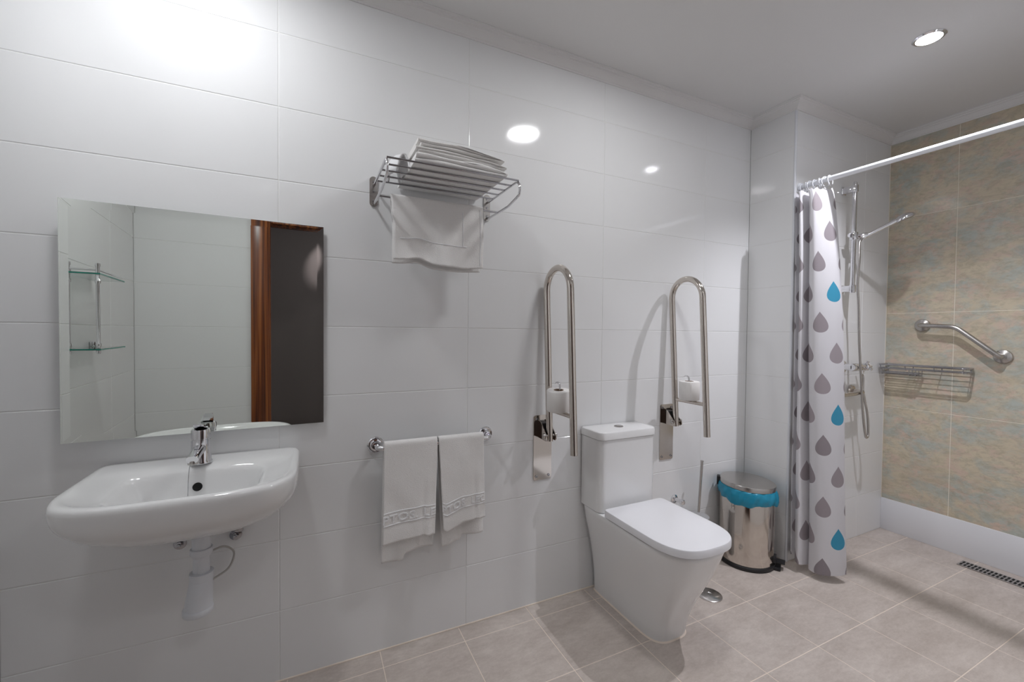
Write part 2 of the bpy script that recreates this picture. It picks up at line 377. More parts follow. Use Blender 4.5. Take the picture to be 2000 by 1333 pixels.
# ------------------------------------------------------------------ washbasin
BX = -.201
bt = thing('washbasin', 'white ceramic wall hung washbasin with curved front under the mirror', 'washbasin', (BX, 0, .63))
NB = 96
def sup(cx, cy, a, b, e, z, back=None, e2=None):
    out = []
    for k in range(NB):
        t = 2*PI*k/NB; c, s = math.cos(t), math.sin(t); ee = e if s < 0 else (e2 or e)
        x = cx+a*math.copysign(abs(c)**(2/ee), c); y = cy+b*math.copysign(abs(s)**(2/ee), s)
        if back is not None: y = min(y, back)
        out.append(Vector((x, y, z)))
    return out
def outline(s, z, front=.425, hw_=.272, ins=0.):
    # straight back on the wall, slightly bowed front
    out = []
    for k in range(NB):
        t = 2*PI*k/NB; c, sn = math.cos(t), math.sin(t)
        if sn >= 0: e = 14; x = math.copysign(abs(c)**(2/e), c); y = sn**(2/e)*.20
        else:
            e = 3.1; x = math.copysign(abs(c)**(2/e), c); y = -(abs(sn)**(2/e))*(front-.20)
            e = 2.6; 
        out.append(Vector((BX+x*(hw_-ins)*s, min(-.20+y*s+(ins if y < 0 else -ins), -.0015) if s >= 1 else -.20*s-.0+y*s, z)))
    return out
def ol(hw_, front, z, back=.0015, e=3.2, eb=14, yc=.20):
    out = []
    for k in range(NB):
        t = 2*PI*k/NB; c, sn = math.cos(t), math.sin(t); ee = eb if sn >= 0 else e
        x = math.copysign(abs(c)**(2/ee), c)*hw_; y = -yc+(sn**(2/ee)*(yc-back) if sn >= 0 else -(abs(sn)**(2/ee))*(front-yc))
        out.append(Vector((BX+x, y, z)))
    return out
rings = [ol(.060, .17, .662, .06, 2, 2, .115), ol(.066, .178, .654, .055, 2, 2, .115), ol(.112, .235, .655, .012, 2.6, 6, .14), ol(.165, .295, .672, .0015, 2.8, 10, .16),
         ol(.225, .362, .710, .0015, 3.0), ol(.2535, .396, .745, .0015, 3.2), ol(.2625, .409, .764, .0015, 3.4), ol(.2665, .416, .79, .0015, 3.6), ol(.267, .418, .812, .0015, 3.6), ol(.2645, .415, .822, .0015, 3.6), ol(.2585, .408, .8262, .0015, 3.6),
         ol(.247, .396, .8262, .012, 3.6), ol(.243, .391, .8235, .085, 3.6, 9, .2), ol(.232, .384, .8185, .100, 3.6, 7, .2), ol(.205, .376, .8125, .112, 3.2, 6, .21), ol(.178, .367, .8085, .118, 3.2, 6, .22),
         ol(.168, .360, .801, .122, 3.4, 6, .225), ol(.158, .350, .770, .128, 3.4, 5.5, .23), ol(.145, .335, .728, .136, 3.2, 5, .23), ol(.12, .31, .706, .150, 2.8, 4, .23), ol(.08, .275, .699, .18, 2.2, 2.6, .23), ol(.035, .255, .696, .20, 2, 2, .228)]
bm = B(); loft(bm, rings); bs = obj('basin', bm, M['ceramic'], bt, angle=60); subsurf(bs, 1)
bm = B(); lathe(bm, [(.0095, .002), (.0115, .0025), (.0125, .0005), (.0125, -.003)], (-.207, -.1295, .764), (0, -1, .12), 28); obj('overflow_hole', bm, M['dark'], bs, label='dark round overflow hole')
bm = B(); lathe(bm, [(0, .003), (.02, .003), (.0235, .001), (.0235, -.002)], (BX, -.228, .698), n=28); obj('drain_fitting', bm, M['chrome'], bt)
bm = B(); lathe(bm, [(.050, .0), (.052, .016)], (BX+.004, -.118, .643), n=32); obj('drain_opening', bm, M['dark'], bt, label='dark drain recess')
for x in (-.128, -.279):
    bm = B(); lathe(bm, [(.018, 0), (.018, .003), (.010, .004), (.010, .014), (.006, .015), (.006, .024), (0, .025)], (x, -.0005, .548), (0, -1, 0), 20)
    box(bm, x-.012, x+.022, -.018, -.003, .560, .600, .003); obj('mounting_bolt', bm, M['wire'], bt)

ft = thing('mixer_tap', 'chrome single lever tap on the washbasin rim', 'tap', (-.206, -.085, .826))
FX, FY, FZ = -.206, -.085, .826
bm = B(); lathe(bm, [(.029, 0), (.029, .004), (.0262, .008), (.0252, .06), (.0252, .072)], (FX, FY, FZ), n=36); obj('tap_body', bm, M['chrome'], ft)
bm = B(); lathe(bm, [(.023, .072), (.023, .0745), (.0255, .0752), (.0255, .098), (.024, .103), (0, .107)], (FX, FY, FZ), n=36)
lv = obj('lever_cap', bm, M['chrome'], ft)
bm = B(); rg = []
for s, (wz, hh_) in zip((0, .25, .6, .9, 1), ((.016, .007), (.017, .006), (.015, .0045), (.013, .0035), (.0115, .002))):
    y = FY+.012-.052*s; z = FZ+.105+.013*s+.006*s*s
    rg.append([Vector((FX+wz*cx, y, z+hh_*cz)) for cx, cz in ((-1, -.7), (-.7, -1), (.7, -1), (1, -.7), (1, .3), (.7, .7), (-.7, .7), (-1, .3))])
loft(bm, rg); obj('lever', bm, M['chrome'], lv)
bm = B(); rg = []
for s in (0, .2, .5, .8, 1):
    y = FY-.012-.098*s; z = FZ+.047-.004*s-.006*s*s; a, h = .0165-.002*s, .0125-.003*s
    rg.append([Vector((FX+a*math.copysign(abs(math.cos(2*PI*k/20))**.7, math.cos(2*PI*k/20)), y, z+h*math.copysign(abs(math.sin(2*PI*k/20))**.7, math.sin(2*PI*k/20)))) for k in range(20)])
loft(bm, rg); obj('spout', bm, M['chrome'], ft)
bm = B(); lathe(bm, [(.0125, 0), (.0135, -.002), (.0135, -.011), (.011, -.012), (.011, -.006)], (FX, FY-.098, FZ+.033), n=28); obj('aerator', bm, M['satin'], ft)
bm = B(); tube(bm, spline([(FX-.018, FY-.02, FZ+.012), (FX-.02, -.128, FZ-.0005), (FX-.0205, -.142, .79), (FX-.02, -.152, .745), (FX-.018, -.175, .7105)], 8), .0009, 6); obj('plug_chain', bm, M['wire'], ft, label='thin hanging plug chain')

pt = thing('drain_trap', 'white plastic bottle trap under the washbasin', 'drain pipe', (-.197, -.14, .40))
PX, PY = -.197, -.135
bm = B(); lathe(bm, [(.024, .650), (.024, .578), (.0215, .576), (.0215, .50)], (PX, PY, 0), n=32); obj('tail_pipe', bm, M['pvc'], pt)
bm = B(); lathe(bm, [(.0265, .582), (.0285, .580), (.0285, .566), (.0265, .562), (.0225, .556)], (PX, PY, 0), n=32); obj('upper_nut', bm, M['pvc'], pt)
bm = B(); lathe(bm, [(.024, .509), (.0305, .508), (.0305, .487), (.0275, .484)], (PX, PY, 0), n=32); obj('lower_nut', bm, M['pvc'], pt)
bm = B(); rg = []
for z, r in ((.488, .029), (.484, .030), (.45, .0325), (.41, .0355), (.402, .036)):
    o = (.49-z)*.10; rg.append([Vector((PX-o+r*math.cos(2*PI*k/32), PY+r*math.sin(2*PI*k/32), z)) for k in range(32)])
loft(bm, rg); obj('bottle', bm, M['pvc'], pt)
bm = B(); rg = []
for z, r in ((.404, .037), (.402, .0385), (.388, .0385), (.385, .036)):
    rg.append([Vector((PX-.0095+r*math.cos(2*PI*k/32), PY+r*math.sin(2*PI*k/32), z)) for k in range(32)])
loft(bm, rg); obj('bottle_cap', bm, M['pvc'], pt)
bm = B(); tube(bm, spline([(PX-.006, PY+.02, .432), (PX-.014, PY+.06, .43), (PX-.024, -.03, .43), (PX-.030, -.0005, .43)], 6), [.016]*19, 20); obj('outlet_pipe', bm, M['pvc'], pt)
bm = B(); tube(bm, spline([(PX+.0225, PY, .565), (PX+.055, PY+.015, .566), (PX+.078, PY+.03, .535), (PX+.066, PY+.02, .495), (PX+.028, PY, .478)], 8), .003, 10)
obj('overflow_hose', bm, M['hose_clear'], pt, label='thin clear looped hose')

# ------------------------------------------------------------------ towel rack
RX0, RX1 = .312, .768
rk = thing('towel_rack', 'chrome wire towel rack on the wall between mirror and toilet, holding folded towels', 'towel rack', (.54, 0, 1.70))
for x in (RX0, RX1):
    bm = B(); pr = []
    for k in range(32):
        a = 2*PI*k/32; pr.append((x+.0145*math.cos(a), 1.757+(.041 if math.sin(a) > 0 else -.041)*1+.0145*math.sin(a)))
    loft(bm, [[Vector((px_, -.0008, pz_)) for px_, pz_ in pr], [Vector((px_, -.0045, pz_)) for px_, pz_ in pr]]); pl = obj('wall_plate', bm, M['satin'], rk)
    for zz in (1.792, 1.757, 1.722):
        bm = B(); lathe(bm, [(.0045, .0035), (.004, .0065), (0, .007)], (x, 0, zz), (0, -1, 0), 12); obj('screw', bm, M['wire'], pl)
    bm = B(); yo = -.315
    P_ = [(x, -.004, 1.778), (x, -.03, 1.776)]+[(x, y, 1.776) for y in (-.1, -.2, yo+.04)]
    P_ += arc((x, yo+.033, 1.776-.033), (0, -1, 0), (0, 0, 1), .033, PI/2, -PI/5, 12)
    P_ += [(x, -.26, 1.714), (x, -.22, 1.7075), (x, -.1, 1.707), (x, -.03, 1.707), (x, -.004, 1.714)]
    tube(bm, P_, .0046, 12); obj('side_loop', bm, M['chrome'], rk)
for y in (-.072, -.130, -.188, -.246, -.304):
    bm = B(); tube(bm, [(RX0, y, 1.776), (RX1, y, 1.776)], .0034, 10); obj('rail', bm, M['wire'], rk)
bm = B(); tube(bm, [(RX0, -.126, 1.707), (RX1, -.126, 1.707)], .0036, 10); obj('lower_rail', bm, M['wire'], rk)

# folded towels: a thick sheet laid to and fro, folds at its ends
def folded(name, x0, x1, y0, y1, z0, lay, m, label, t=.0105, droop=.0, seed=0, skew=0.):
    c = []; 
    r = t/2
    zc = z0+t/2
    for i in range(lay):
        z = zc+i*t*1.04; xs = [x0+(x1-x0)*k/14 for k in range(15)]
        ins = 0 if lay == 1 else .004*((i+seed) % 3)
        xs = [max(x0+ins+r, min(x1-ins-r, x)) for x in xs]
        if i % 2: xs = xs[::-1]
        c += [(x, z) for x in xs]
        if i < lay-1:
            xe = xs[-1]; sg = 1 if i % 2 == 0 else -1; zz = z+t*.52
            c += [(xe+sg*r*.95, zz-t*.28), (xe+sg*r*1.1, zz), (xe+sg*r*.95, zz+t*.28)]
    top = []; bot = []
    pts = [Vector((a, 0, b)) for a, b in c]; L = len(pts); sect = []
    for i, p in enumerate(pts):
        d = (pts[min(i+1, L-1)]-pts[max(i-1, 0)]); d.normalize(); nn = Vector((-d.z, 0, d.x)); sect.append((p+nn*r*.93, p-nn*r*.93))
    prof_ = [s[0] for s in sect]+[s[1] for s in reversed(sect)]
    bm = B(); rg = []; K = 12
    for j in range(K+1):
        y = y0+(y1-y0)*j/K; e = 0
        if j in (0, K): e = .7
        row = []
        for a, q in enumerate(prof_):
            s = (q.x-x0)/(x1-x0)
            z = q.z-droop*max(0, s-.35)**2*(q.z-z0)/(lay*t)-.006*max(0, s-.8)*(q.z-z0)/.03
            z += .0038*noise.noise(Vector((q.x*11+seed, y*7, seed*3.1+q.z*20)))*(1 if q.z > z0+t*.8 else .0)
            i2_ = a if a < L else 2*L-1-a
            mid = pts[i2_]; yy = y
            if e: z = mid.z*(1-.25)+z*.25 if False else z
            yy += .011*noise.noise(Vector((q.x*8, q.z*60, seed)))
            row.append(Vector((q.x+skew*(y-y0), yy, z)))
        rg.append(row)
    # rounded lips front and back: shrink an extra ring towards the sheet's middle
    def lip(row, dy):
        out = []
        for a, v in enumerate(row):
            b_ = row[2*L-1-a]; m_ = (v+b_)/2; q = m_+(v-m_)*.45; q.y += dy; out.append(q)
        return out
    sgn = 1 if y1 > y0 else -1
    rg = [lip(rg[0], -sgn*.004)]+rg+[lip(rg[-1], sgn*.004)]
    loft(bm, rg)
    o = obj(name, bm, m, at=((x0+x1)/2, (y0+y1)/2, z0), angle=80)
    return tag(o, label, 'towel', 'folded towels stacked on the rack')
zt = 1.7800
folded('folded_towel', .388, .724, -.012, -.300, zt, 2, M['terry'], 'thick folded white towel at the bottom of the stack on the rack', .0150, .016, 1)
folded('folded_towel', .398, .730, -.020, -.292, zt+.0325, 2, M['terry2'], 'off-white folded towel in the middle of the stack on the rack', .0115, .040, 2)
folded('folded_towel', .408, .724, -.030, -.286, zt+.0600, 2, M['terry2'], 'off-white folded towel at the top of the stack on the rack', .0115, .055, 5)
# loose bright towel end tucked behind the stack's left side
bm = B()
def ft_(u, v):
    x = .352+.045*u+.006*math.sin(9*v); y = -.060-.15*v; z = 1.781+.070*math.sin(PI*min(1, u*1.05))**.6*(1-.25*v)+.006*noise.noise(Vector((u*6, v*9, 2)))
    return Vector((x-.006*math.sin(v*5), y, z))
sheet(bm, ft_, 16, 24); o = obj('loose_towel', bm, M['terry_w'], at=(.375, -.14, 1.781), angle=80); solid(o, .007)
tag(o, 'bright white rumpled towel end at the left side of the stack on the rack', 'towel')

# towel hung on the rack's lower rail
hx0, hx1 = .352, .700
def hang(u, v, back=False):
    # v: 0 at the rail, 1 at the hem
    x = hx0+(hx1-hx0)*u; L_ = .226 if not back else .236
    x += (.012*v*(1-u)*1.2+.004*math.sin(v*4))*(1 if u < .5 else .3)
    wv = .010*math.sin(u*7.5+.6)*v+.007*math.sin(u*15+2)*v*v+.006*noise.noise(Vector((u*4, v*3, 7)))
    y = -.1335-.010*v+wv if not back else -.1175+.012*v+wv*.4
    z = 1.7115-L_*v+(.006*math.sin(u*6+1)-.010*u+.012*math.exp(-((u-.27)/.10)**2))*v
    return Vector((x, y, z))
tl = thing('hanging_bath_mat', 'white terry bath mat hanging from the lower rail of the rack', 'bath mat', (.53, -.126, 1.70))
bm = B(); nu, nv = 40, 36
G = [[None]*(2*nv+7) for _ in range(nu+1)]
for i in range(nu+1):
    u = i/nu; col_ = [hang(u, 1-j/nv, True) for j in range(nv+1)]
    f0 = hang(u, 0, False); b0 = col_[-1]
    for k in range(1, 6):
        a = PI*k/6; cxy = (f0+b0)/2; col_.append(Vector((cxy.x, cxy.y+(b0.y-f0.y)/2*math.cos(a), cxy.z+.0058*math.sin(a))))
    col_ += [hang(u, j/nv) for j in range(nv+1)]
    for j, c in enumerate(col_): G[i][j] = bm.verts.new(c)
    n_ = len(col_)
for i in range(nu):
    for j in range(n_-1): bm.faces.new((G[i][j], G[i+1][j], G[i+1][j+1], G[i][j+1]))
o = obj('mat_cloth', bm, M['terry'], tl, angle=80); solid(o, .0055)
def strip(fn, u0, v0, u1, v1, wd, m, par, name, off=.0042, K=24):
    bm = B(); A = []
    for k in range(K+1):
        s = k/K; u, v = u0+(u1-u0)*s, v0+(v1-v0)*s; d = Vector((v1-v0, -(u1-u0))); d.normalize()
        row = []
        for q, h in ((-1, 0), (-.5, 1), (.5, 1), (1, 0)):
            p_ = fn(u+d.x*wd*q, v+d.y*wd*q); row.append(bm.verts.new(p_+Vector((0, -off*(.55+.45*h), 0))))
        A.append(row)
    for k in range(K):
        for q in range(3): bm.faces.new((A[k][q], A[k+1][q], A[k+1][q+1], A[k][q+1]))
    return obj(name, bm, m, par, angle=80)
strip(hang, .06, .66, .80, .66, .010, M['terry_w'], tl, 'woven_band', .0045)
strip(hang, .76, .12, .76, .66, .007, M['terry_w'], tl, 'woven_band', .0045)
strip(hang, .965, .04, .965, .95, .008, M['terry_w'], tl, 'hem_fringe', .0045)

# ------------------------------------------------------------------ towel bar and two hand towels
tb = thing('towel_bar', 'chrome towel bar on the wall between washbasin and toilet', 'towel bar', (.546, 0, .80))
for x, s in ((.322, 1), (.770, -1)):
    bm = B(); lathe(bm, [(.0305, .001), (.0305, .005), (.027, .009), (.022, .0075), (.017, .010), (.015, .018), (.0135, .022)], (x, 0, .803), (0, -1, 0), 32); obj('wall_rose', bm, M['chrome'], tb)
    bm = B(); tube(bm, [(x, -.018, .803), (x, -.042, .803)]+arc((x+s*.026, -.042, .803), (-s, 0, 0), (0, -1, 0), .026, 0, PI/2, 8), .0095, 16); obj('bracket_arm', bm, M['chrome'], tb)
bm = B(); tube(bm, [(.345, -.068, .803), (.747, -.068, .803)], .0090, 16); obj('bar', bm, M['chrome'], tb)

def hand_towel(label, fx0, fx1, hem, bk, ph, text, tu0, tw, tv, base):
    """fx0/fx1(v): left and right edge; hem(u): front hem z; bk: list of (u0,u1,z hem) for the back flap"""
    t = thing('hand_towel', label, 'hand towel', base, 'hand towels on the towel bar')
    ztop = .814
    def front(u, v):
        x = fx0(v)+(fx1(v)-fx0(v))*u; z = ztop-(ztop-hem(u))*v
        y = -.0795-.006*v+.006*math.sin(u*5.5+ph)*v+.004*noise.noise(Vector((u*3+ph, v*4, 3)))
        y += -.007*math.exp(-((u-.86)/.07)**2)*max(0, v-.35)+.006*math.exp(-((u-.76)/.05)**2)*max(0, v-.35)
        return Vector((x, y, z))
    def back(u, v):
        x = fx0(v*.9)+(fx1(v*.9)-fx0(v*.9))*u; z = ztop-(ztop-bk(u))*v
        y = -.0565+.006*v+.007*math.sin(u*9+ph*2)*v
        if v > .6: y -= .012*(v-.6)*math.sin(u*6+ph)
        return Vector((x+.004*math.sin(u*9)*v, y, z))
    bm = B(); nu, nv = 36, 48; G = []
    for i in range(nu+1):
        u = i/nu; c = [back(u, 1-j/nv) for j in range(nv+1)]; b0, f0 = c[-1], front(u, 0); cc = (b0+f0)/2
        for k in range(1, 8):
            a = PI*k/8; c.append(Vector((cc.x, cc.y+(b0.y-f0.y)/2*math.cos(a), cc.z+.0125*math.sin(a))))
        c += [front(u, j/nv) for j in range(nv+1)]; G.append([bm.verts.new(p) for p in c])
    for i in range(nu):
        for j in range(len(G[0])-1): bm.faces.new((G[i][j], G[i+1][j], G[i+1][j+1], G[i][j+1]))
    o = obj('towel_cloth', bm, M['terry'], t, angle=80); solid(o, .006)
    for v in (tv-.062, tv+.062): strip(front, .01, v+.0, .99, v+.0, .007, M['terry_w'], t, 'woven_stripe', .0052)
    # raised woven lettering following the cloth
    cu = bpy.data.curves.new('lettering', 'FONT'); cu.body = text; cu.size = 1; cu.extrude = 0; cu.resolution_u = 3; cu.space_character = 1.1; cu.offset = .012
    to = bpy.data.objects.new('lettering_source', cu); COL.objects.link(to); bpy.context.view_layer.update()
    me = bpy.data.meshes.new_from_object(to.evaluated_get(bpy.context.evaluated_depsgraph_get())); bpy.data.objects.remove(to)
    bm = B(); bm.from_mesh(me); bpy.data.meshes.remove(me)
    mx = max(v.co.x for v in bm.verts); mn = min(v.co.x for v in bm.verts)
    r = bmesh.ops.extrude_face_region(bm, geom=bm.faces[:]); top_ = {v for v in r['geom'] if isinstance(v, bmesh.types.BMVert)}
    kill = []
    for v in bm.verts:
        u = tu0+(v.co.x-mn)/(mx-mn)*tw; q = front(min(1.0, max(0.0, u)), tv+.040-v.co.y/.72*.080)
        v.co = q+Vector((0, -(.0064 if v in top_ else .002), 0))
        if u > 1.0 or u < 0: kill.append(v)
    if kill: bmesh.ops.delete(bm, geom=kill, context='VERTS')
    todo = set(bm.verts)
    while todo:                              # every letter a part of its own
        st = [todo.pop()]; isl = set(st)
        while st:
            for e in st.pop().link_edges:
                for v in e.verts:
                    if v in todo: todo.discard(v); isl.add(v); st.append(v)
        if len(isl) < 6: continue
        b2 = B(); mp_ = {v: b2.verts.new(v.co) for v in isl}
        for f in {f for v in isl for f in v.link_faces}: b2.faces.new([mp_[v] for v in f.verts])
        obj('woven_letter', b2, M['terry_w'], t, smooth=False)
    bm.free()
def hl(u): return .447+.020*u if u < .80 else .463-.004*min(1, (u-.8)/.03)
def hr(u): return .462-.012*min(1, u/.08)+.034*max(0, (u-.1)/.35 if u < .45 else 1)
hand_towel('white terry hand towel hanging at the left of the towel bar, woven band low down', lambda v: .342-.006*v, lambda v: .541-.012*v, hl,
           lambda u: .365+.008*u if u < .42 else .386+.010*u, .4, 'PTOS. LE', .0, 1.0, .745, (.44, -.068, .80))
hand_towel('white terry hand towel hanging at the right of the towel bar, beside the toilet', lambda v: .546+.020*v, lambda v: .731+.008*v, hr,
           lambda u: .388+.008*u if u < .52 else .412, 1.9, 'PTOS  LEO', .0, 1.04, .755, (.64, -.068, .80))

# ------------------------------------------------------------------ fold up grab bars
def grab(X, label, copy_label=None):
    t = thing('folding_grab_bar', label, 'grab bar', (X, 0, .57), 'fold up grab bars beside the toilet')
    bm = B(); w2, z0, z1, rc = .0465, .567, .862, .010; pr = []
    for cx, cz, a0 in ((w2-rc, z1-rc, 0), (-w2+rc, z1-rc, PI/2), (-w2+rc, z0+rc, PI), (w2-rc, z0+rc, 1.5*PI)):
        pr += [(X+cx+rc*math.cos(a0+PI/2*k/5), cz+rc*math.sin(a0+PI/2*k/5)) for k in range(6)]
    loft(bm, [[Vector((a, -.0008, b)) for a, b in pr], [Vector((a, -.0045, b)) for a, b in pr]]); pl = obj('wall_plate', bm, M['steel'], t, smooth=False)
    for sx in (-1, 1):
        for zz in (.585, .845):
            bm = B(); lathe(bm, [(.0065, .0045), (.006, .0075), (.003, .0078), (.003, .006), (0, .006)], (X+sx*.032, 0, zz), (0, -1, 0), 14); obj('screw', bm, M['wire'], pl)
    # hinge cheeks, dark spring block and bolt
    for sx in (-1, 1):
        bm = B(); c = [(-.004, .842), (-.030, .835), (-.082, .782), (-.084, .768), (-.074, .760), (-.004, .764)]
        x0 = X+sx*.024; loft(bm, [[Vector((x0-.0015, a, b)) for a, b in c], [Vector((x0+.0015, a, b)) for a, b in c]]); obj('hinge_cheek', bm, M['steel'], t, smooth=False)
    bm = B(); box(bm, X-.0215, X+.0215, -.040, -.006, .766, .832, .003); obj('spring_block', bm, M['black'], t)
    bm = B(); tube(bm, [(X-.034, -.066, .783), (X+.034, -.066, .783)], .0055, 12)
    for sx in (-1, 1): lathe(bm, [(.0115, 0), (.0115, .005), (.008, .009), (0, .010)], (X+sx*.0255, -.066, .783), (sx, 0, 0), 14)
    obj('hinge_bolt', bm, M['satin'], t)
    r = .0150; ln = -.046   # the bar leans a touch back to the wall at its top
    f = lambda y, z: Vector((X, y-ln*(z-.76)/.766, z))
    y0, y1 = -.0660, -.2565
    zc = 1.511-abs(y1-y0)/2; R_ = abs(y1-y0)/2
    P_ = [f(y0, .758)]+[f(y0, .80+.12*k) for k in range(5)]+[f((y0+y1)/2+R_*math.cos(a), zc+R_*math.sin(a)) for a in [PI*k/20 for k in range(21)]]+[f(y1, 1.28-.12*k) for k in range(5)]+[f(y1, .745)]
    bm = B(); tube(bm, P_, r, 24); obj('looped_tube', bm, M['steel'], t)
    bm = B(); tube(bm, [f(y0, .897), f(y1, .897)], .0095, 16); obj('cross_bar', bm, M['steel'], t)
    ym = (y0+y1)/2+.002
    bm = B(); tube(bm, [f(ym, .90), f(ym, .99), f(ym, 1.008)]+[f(ym, 1.008)+Vector((0, .016*(1-math.cos(a)), .016*math.sin(a))) for a in [PI*k/10*.8 for k in range(1, 11)]], .0042, 12); obj('roll_pin', bm, M['chrome'], t)
    return t, f(ym, .90)
def clone(o, par=None):
    c = o.copy(); COL.objects.link(c); c.parent = par
    for ch in list(o.children): clone(ch, c)
    return c
G1, RP = grab(1.05, 'folded up steel grab bar on the wall to the left of the toilet')
def roll(c, r, h, tilt, label, w_=0):
    t = thing('toilet_roll', label, 'toilet roll', c, 'toilet rolls on the grab bars')
    bm = B(); K = 48; pr = [(.021, .0), (r-.002, .0), (r, .002), (r, h-.002), (r-.002, h), (.021, h)]
    rg = []
    for rr_, hh_ in pr: rg.append([Vector((c[0]+(rr_+(.0015*(k/K) if rr_ > .03 else 0))*math.cos(2*PI*k/K), c[1]+(rr_+(.0015*(k/K) if rr_ > .03 else 0))*math.sin(2*PI*k/K), c[2]+hh_)) for k in range(K)])
    R = [[bm.verts.new(p) for p in r_] for r_ in rg]; R.append(R[0])
    for A, C in zip(R, R[1:]):
        for k in range(K): bm.faces.new((A[k], A[(k+1) % K], C[(k+1) % K], C[k]))
    obj('paper', bm, M['paper'], t, angle=50)
    bm = B(); rg = [[Vector((c[0]+q*math.cos(2*PI*k/K), c[1]+q*math.sin(2*PI*k/K), c[2]+z)) for k in range(K)] for q, z in ((.0208, .0), (.0208, h+.0005), (.0196, h+.0005), (.0196, .0))]
    R = [[bm.verts.new(p) for p in r_] for r_ in rg]; R.append(R[0])
    for A, C in zip(R, R[1:]):
        for k in range(K): bm.faces.new((A[k], A[(k+1) % K], C[(k+1) % K], C[k]))
    obj('cardboard_core', bm, M['card'], t)
    t.rotation_euler = tilt
roll((RP.x-.006, RP.y+.006, .9075), .0495, .088, (math.radians(5), math.radians(-3), 0), 'slightly tilted white toilet roll on the left grab bar')
G2 = clone(G1); G2.location = (1.805, 0, .57); G2['label'] = 'folded up steel grab bar on the wall to the right of the toilet'
roll((RP.x+.755, RP.y+.004, .9075), .0475, .092, (0, 0, 1.2), 'upright white toilet roll on the right grab bar')

# ------------------------------------------------------------------ toilet
TX = 1.427
tt = thing('toilet', 'white close coupled toilet with square cistern and closed lid', 'toilet', (TX, -.2, 0))
def dshape(a, front, z, back=.004, e=2.7, n=72, yc=None, eb=16):
    yc = yc if yc is not None else max(.1, front-a*1.35); out = []
    for k in range(n):
        t = 2*PI*k/n; c, s = math.cos(t), math.sin(t); ee = eb if s >= 0 else e
        x = math.copysign(abs(c)**(2/ee), c)*a
        y = -yc+(s**(2/ee)*(yc-back) if s >= 0 else -(abs(s)**(2/ee))*(front-yc)); out.append(Vector((TX+x, y, z)))
    return out
bm = B()
pf = [(0, .096, .436, 3.4), (.004, .097, .437, 3.4), (.05, .0985, .445, 3.4), (.11, .103, .464, 3.3), (.17, .112, .492, 3.2), (.23, .124, .522, 3.1), (.29, .1375, .552, 3.0), (.35, .1505, .578, 2.9), (.40, .1605, .597, 2.8), (.418, .1625, .603, 2.8), (.4225, .1600, .600, 2.8)]
loft(bm, [dshape(a, f_, z, .0045 if z > .3 else .012, e_) for z, a, f_, e_ in pf]); bw = obj('bowl', bm, M['ceramic'], tt, angle=60)
bm = B(); loft(bm, [dshape(a, f_, z, .19, 2.9, yc=.42, eb=24) for z, a, f_ in ((.4228, .150, .590), (.424, .1555, .598), (.4295, .1555, .598), (.4300, .150, .590))]); obj('seat_ring', bm, M['seat'], tt)
bm = B(); loft(bm, [dshape(a, f_, z, b_, 2.9, yc=.42, eb=24) for z, a, f_, b_ in ((.4302, .164, .609, .186), (.4312, .1685, .616, .182), (.4330, .1700, .6185, .180), (.456, .1700, .6185, .180), (.4605, .1680, .616, .182), (.4625, .163, .610, .187))]); ld_ = obj('lid', bm, M['seat'], tt, angle=35)
def rbox(bm, hw_, d0, d1, prof_, r=.030):
    rg = []
    for z, ins in prof_:
        q = []
        for cx, cy, a0 in ((hw_-r, d0-.002, 0), (-hw_+r, d0-.002, PI/2), (-hw_+r, d1+r, PI), (hw_-r, d1+r, 1.5*PI)):
            for k in range(7):
                a = a0+PI/2*k/6
                rr_ = r if a0 >= PI else .002
                ox = (hw_-rr_)*(1 if cx > 0 else -1); q.append(Vector((TX+(ox+(rr_-ins)*math.cos(a)), (cy if a0 >= PI else d0-.002)+(rr_-min(ins, rr_))*math.sin(a), z)))
        rg.append(q)
    loft(bm, rg)
bm = B(); rbox(bm, .164, -.0045, -.150, [(.424, .003), (.428, .0), (.752, .0)], .034); obj('cistern', bm, M['ceramic'], tt, angle=35)
bm = B(); rbox(bm, .168, -.0035, -.156, [(.754, .003), (.757, .0), (.782, .0), (.7875, .0025), (.7905, .008)], .036); obj('cistern_lid', bm, M['ceramic'], tt, angle=35)
bm = B(); lathe(bm, [(.022, 0), (.022, .003), (.019, .0045), (.0185, .003), (.0165, .003), (.0165, .006), (0, .0065)], (TX, -.072, .7895), n=32)
obj('flush_button', bm, M['satin'], tt)
bm = B(); lathe(bm, [(.008, -.004), (.008, .002), (.006, .004), (0, .0045)], (TX-.0925, -.10, .052), (-1, 0, 0), 16); obj('screw_cap', bm, M['satin'], tt)
bm = B(); rg = [dshape(.097+d_, .437+d_, z, .012, 3.4) for z, d_ in ((.0003, .0045), (.003, .002), (.0055, 0))]; loft(bm, rg); obj('sealant_bead', bm, M['floor_grout'], tt, label='cream sealant line at the foot')
for sx in (-1, 1):
    bm = B(); tube(bm, [(TX+sx*.07-.018, -.186, .437), (TX+sx*.07+.018, -.186, .437)], .0085, 14); obj('hinge', bm, M['satin'], tt)

